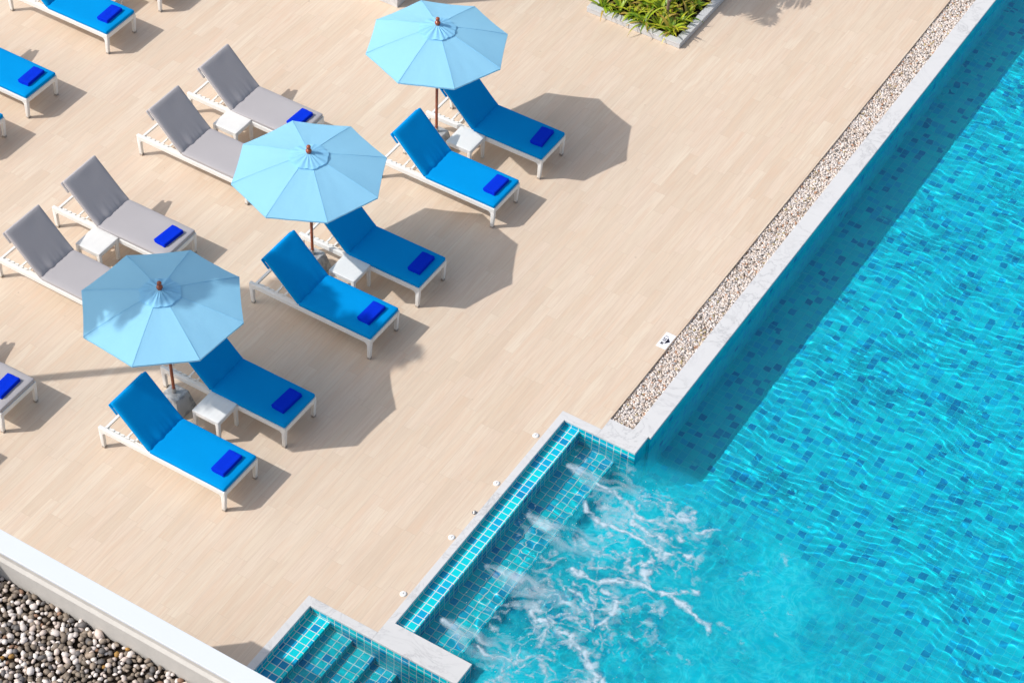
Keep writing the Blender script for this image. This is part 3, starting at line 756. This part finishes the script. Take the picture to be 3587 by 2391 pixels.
# ------------------------------------------------------------------ wall, planter, pillar, pavilion
def built():
    r = thing('flat_roof_building', (4, -10, -.3), 'flat-roofed building with a white-capped concrete parapet round its pebble roof', 'building')
    X0, X1, Y0, Y1 = -.29 - 4, 9.5 - 4, -15 + 10, -5.875 + 10; zr = 2.25 + .3
    MB().box((X0, Y0, 0), (X1, Y1, zr), .004).build('wall', 'concrete', r)
    pt = 2.668 + .3; i = .225
    MB().box((X0 + i, Y0 + .01, zr + .0005), (X1 - .01, Y1 - i - .03, zr + .014)).build('roof_bed', 'soil', r)
    mb = MB().box((X0, Y1 - i + .012, zr + .0005), (X1, Y1, pt), .003).box((X0, Y0, zr + .0005), (X0 + i - .012, Y1 - i + .0115, pt), .003)
    ya, yb, za_, zb_ = Y1 - i - .022, Y1 - i + .0115, zr + .30, zr + .335
    mb.add([(X0 + i - .0115, ya, zr), (X1, ya, zr), (X1, ya, za_), (X0 + i - .0115, ya, za_), (X1, yb, zb_), (X0 + i - .0115, yb, zb_)], [(0, 1, 2, 3), (3, 2, 4, 5)])
    mb.build('parapet', 'concrete', r)
    cp = MB().box((X0 - .012, Y1 - i - .005, pt + .0005), (X1, Y1 + .012, pt + .032), .005).box((X0 - .012, Y0, pt + .0005), (X0 + i, Y1 - i - .0055, pt + .032), .005)
    cp.build('capping', 'cap_white', r)
    # planter
    r = thing('planter', (-.34, 10.2, 0), 'marble-edged planting bed full of strap-leaved plants at the top', 'planter')
    x0, x1, y0, y1 = -1.18 + .34, .497 + .34, 8.757 - 10.2, 1.6; w = .115; h = .10
    k = MB()
    for lo, hi in (((x0, y0), (x1, y0 + w)), ((x0, y1 - w), (x1, y1)), ((x0, y0 + w + .0005), (x0 + w, y1 - w - .0005)), ((x1 - w, y0 + w + .0005), (x1, y1 - w - .0005))):
        k.box((lo[0], lo[1], .002), (hi[0], hi[1], .068), .003).box((lo[0] - .004, lo[1] - .004, .0705), (hi[0] + .004, hi[1] + .004, h), .004)
        k.box((lo[0] + .005, lo[1] + .005, .067), (hi[0] - .005, hi[1] - .005, .0715))
    k.build('kerb', 'kerb_stone', r)
    MB().box((x0 + w + .001, y0 + w + .001, .001), (x1 - w - .001, y1 - w - .001, .055)).build('soil', 'soil', r)
    # pillar
    r = thing('pillar', (-4.06, 7.49, 0), 'grey marble-clad block standing on the deck at the top edge', 'pillar')
    MB().box((-.347, -.347, .0005), (.347, .347, 2.9), .006).build('cladding', 'marble', r)
    MB().box((-.38, -.38, 2.9005), (.38, .38, 2.96), .006).build('capstone', 'marble', r)

# ------------------------------------------------------------------ vegetation
def strip_leaf(V, F, C, base, az, L, W, rise, droop, col, tip, seg=7, twist=0.):
    o = len(V); d = Vector((math.cos(az), math.sin(az), 0)); s = Vector((-math.sin(az), math.cos(az), 0))
    p = Vector(base); el = rise
    for i in range(seg + 1):
        t = i / seg; w = W * (.35 + 1.3 * t * (1 - t) * 2) * (1 - t ** 4) * .75 + .001
        up = Vector((0, 0, 1)); v = .25 * w
        V += [p - s * w + up * v, p, p + s * w + up * v]
        cc = [col[k] * (1 - t) + tip[k] * t if t > .6 else col[k] for k in range(3)]
        cc = [col[k] * (1 - max(0, (t - .5) * 2)) + tip[k] * max(0, (t - .5) * 2) for k in range(3)]
        C += [cc, [k_ * 1.08 for k_ in cc], cc]
        if i < seg:
            a = o + 3 * i; F += [(a, a + 1, a + 4, a + 3), (a + 1, a + 2, a + 5, a + 4)]
        el -= droop / seg * (.4 + 1.2 * t); p = p + (d * math.cos(el) + Vector((0, 0, math.sin(el)))) * (L / seg)
def leafmesh(name, V, F, C, parent=None):
    o = numpy_mesh(name, np.array([v[:] for v in V]), np.array(F), 'leaf', color=np.array(C)); o.parent = parent; return o

def plant(loc, n, L, q, label, bright=1.0, name='strap_leaf_plant'):
    V, F, C = [], [], []
    for k in range(n):
        az = q.uniform(0, 2 * PI); g = q.random()
        col = [c * bright for c in ((.29, .40, .025) if g < .42 else (.42, .46, .03) if g < .68 else (.14, .27, .022) if g < .9 else (.42, .33, .07))]
        tip = [col[0] * 1.2, col[1] * .95, col[2]] if q.random() < .72 else (.38, .22, .07)
        strip_leaf(V, F, C, (q.uniform(-.045, .045), q.uniform(-.045, .045), 0), az, L * q.uniform(.55, 1.15), q.uniform(.018, .042), q.uniform(.5, 1.45), q.uniform(.6, 1.9), col, tip)
    o = leafmesh(name, V, F, C); o.location = loc
    return tag(o, label, 'plant', 'plants in the marble-edged bed')

def palm(name, loc, H, r0, r1, nf, L, label, seed, lean=(0, 0), sweep=.5, green=(.07, .13, .025), elr=(-.3, 1.1), lw=.05):
    q = random.Random(seed); r = thing(name, loc, label, 'palm tree' if 'palm' in name else 'tree')
    tp = Vector((lean[0], lean[1], H)); pts = []; rad = []
    for i in range(15):
        t = i / 14; pts.append(tp * t - Vector((lean[0], lean[1], 0)) * .35 * math.sin(PI * t)); rad.append((r0 * (1 - t) + r1 * t) * (1.06 if i % 2 else 1) * (1 + .6 * math.exp(-t * 12)))
    MB().tube(pts, rad, 12).build('trunk', 'bark', r, True)
    V, F, C = [], [], []
    for k in range(nf):
        az = 2 * PI * k / nf * 1.618 + q.uniform(-.3, .3); el = q.uniform(*elr); Lf = L * q.uniform(.75, 1.1); p = tp.copy(); d = Vector((math.cos(az), math.sin(az), 0)); s = Vector((-d.y, d.x, 0)); n = 18
        for i in range(n):
            t = (i + 1) / n; el -= sweep * 2.4 / n * (.5 + t); st = (d * math.cos(el) + Vector((0, 0, math.sin(el)))) * (Lf / n); p2 = p + st
            o = len(V); V += [p - s * .012, p + s * .012, p2 + s * .009, p2 - s * .009]; F.append((o, o + 1, o + 2, o + 3)); C += [(.14, .14, .04)] * 4
            ll = Lf * .34 * math.sin(PI * min(1, .12 + t * .88)) ** .7 + .03
            for sg in (-1, 1):
                for m in range(2):
                    bp = p.lerp(p2, .25 + .5 * m); dv = (s * sg * .86 + d * .45 + Vector((0, 0, -.30 + q.uniform(-.2, .15)))).normalized(); wv = st.normalized() * lw * .5
                    o = len(V); mid = bp + dv * ll * .5; tip = bp + dv * ll + Vector((0, 0, -.10 * ll))
                    V += [bp - wv * .5, bp + wv * .5, mid + wv, tip, mid - wv]; g = q.uniform(.75, 1.3)
                    F += [(o, o + 1, o + 2, o + 4), (o + 4, o + 2, o + 3, o + 3)]; C += [[c * g for c in green]] * 5
            p = p2
    # quads/tris mixed: go through from_pydata
    me = bpy.data.meshes.new('crown'); me.from_pydata([v[:] for v in V], [], [tuple(dict.fromkeys(f)) for f in F])
    a = me.color_attributes.new('tint', 'FLOAT_COLOR', 'POINT'); c4 = np.ones((len(V), 4), np.float32); c4[:, :3] = np.array(C); a.data.foreach_set('color', c4.ravel())
    me.materials.append(M['leaf']); link('crown', me, r)
    return r

def greenery():
    q = random.Random(4)
    spots = []
    for ix in range(6):
        for iy in range(5):
            spots.append((-.93 + ix * .235 + q.uniform(-.06, .06), 9.02 + iy * .27 + q.uniform(-.07, .06)))
    for i, (x, y) in enumerate(spots):
        if x > .25: x = .25
        lab = 'yellow-green strap-leaved plant growing in the marble-edged bed'
        plant((x, y, .05), q.randint(16, 26), q.uniform(.26, .44), q, lab, q.uniform(1.0, 1.5))
    plant((.24, 8.96, .05), 16, .42, q, 'broad-leaved plant arching over the near corner of the marble-edged bed', 1.15, 'broad_leaf_plant')
    # yellow flower
    r = thing('yellow_flower', (-.52, 9.16, .05), 'single yellow flower among the strap leaves of the bed', 'flower')
    MB().tube([(0, 0, 0), (.01, 0, .2), (.0, .01, .33)], .004, 6).build('stem', 'leaf_stem', r) if 'leaf_stem' in M else None
    fl = MB()
    for k in range(6):
        a = k * PI / 3; fl.add([(0, 0, .33), (.02 * math.cos(a - .5), .02 * math.sin(a - .5), .342), (.034 * math.cos(a), .034 * math.sin(a), .338), (.02 * math.cos(a + .5), .02 * math.sin(a + .5), .342)], [(0, 1, 2, 3)])
    fl.build('petals', 'yellow', r)
    # props and tree
    r = thing('tree_prop', (0.02, 9.20, .05), 'brown wooden tree prop with a cross rail standing among the strap leaves', 'tree prop')
    MB().tube([(0, 0, 0), (.004, .0, .5)], [.028, .024], 10).build('post', 'prop_wood', r, True)
    MB().tube([(-.62, .62, 0), (-.60, .60, .5)], [.028, .024], 10).build('post', 'prop_wood', r, True)
    MB().tube([(.06, -.06, .455), (-.68, .66, .47)], .020, 8).build('cross_rail', 'prop_wood', r, True)
    palm('young_tree', (-.86, 9.24, .05), 1.95, .033, .024, 26, 1.1, 'slim young tree in the bed, its crown above the picture', 5, (-.10, .22), .42, (.06, .13, .02), (-.2, .8), .04)
    # palm in the pebble bed, out of the picture, whose shadow falls over the nearest parasol
    Hh = 7.5
    palm('palm_tree', (-.66 - .76 * (Hh - .3), .03 - .675 * (Hh - .3), -.3), Hh, .075, .055, 23, 1.5, 'tall palm out of view beyond the deck shading the nearest parasol', 12, (0, 0), .5, (.07, .13, .025), (-.5, 1.0), .085)

# ------------------------------------------------------------------ light, camera
def light_camera():
    w = bpy.data.worlds.new('World'); S.world = w; w.use_nodes = True; nt = w.node_tree
    bg = nt.nodes['Background']; sky = nt.nodes.new('ShaderNodeTexSky'); sky.sky_type = 'NISHITA'; sky.sun_disc = False
    el = math.asin(-SUNV.z); sky.sun_elevation = el; sky.sun_rotation = math.atan2(-SUNV.x, -SUNV.y)
    sky.air_density = 1.0; sky.dust_density = 2.5; sky.ozone_density = 1.0
    hs = nt.nodes.new('ShaderNodeHueSaturation'); hs.inputs['Saturation'].default_value = .66
    nt.links.new(sky.outputs[0], hs.inputs['Color']); nt.links.new(hs.outputs[0], bg.inputs[0]); bg.inputs[1].default_value = .150
    sun = bpy.data.lights.new('sun', 'SUN'); sun.energy = 3.2; sun.angle = math.radians(.5); sun.color = (1, .97, .93)
    o = bpy.data.objects.new('sun', sun); COL.objects.link(o); o.rotation_euler = SUNV.to_track_quat('-Z', 'Y').to_euler(); o.location = -SUNV * 40
    sun.cycles.is_caustics_light = True
    cam = bpy.data.cameras.new('camera'); cam.sensor_width = 36; cam.lens = 7645.8 / 3587 * 36; cam.clip_end = 500
    c = bpy.data.objects.new('camera', cam); COL.objects.link(c); S.camera = c
    f = Vector((-.34936802, .60652283, -.71419328)); r = Vector((.84862342, .52795263, .03323111)); u = Vector((-.39721565, .59447126, .69915925))
    m = Matrix((r, u, -f)).transposed().to_4x4(); m.translation = (12, -16, 21.05840133); c.matrix_world = m
    v = S.view_settings; v.view_transform = 'Standard'; v.look = 'None'; v.gamma = 1; v.exposure = .06
    S.cycles.max_bounces = 10; S.cycles.transparent_max_bounces = 12; S.cycles.sample_clamp_indirect = 6

build_materials()
t_ = NT('yellow'); M['yellow'] = t_.done(t_.bsdf((.85, .62, .02), .6))
t_ = NT('leaf_stem'); M['leaf_stem'] = t_.done(t_.bsdf((.12, .2, .03), .6))
setting(); water(); foam(); gravels(); furniture(); fixtures(); built(); greenery(); light_camera()
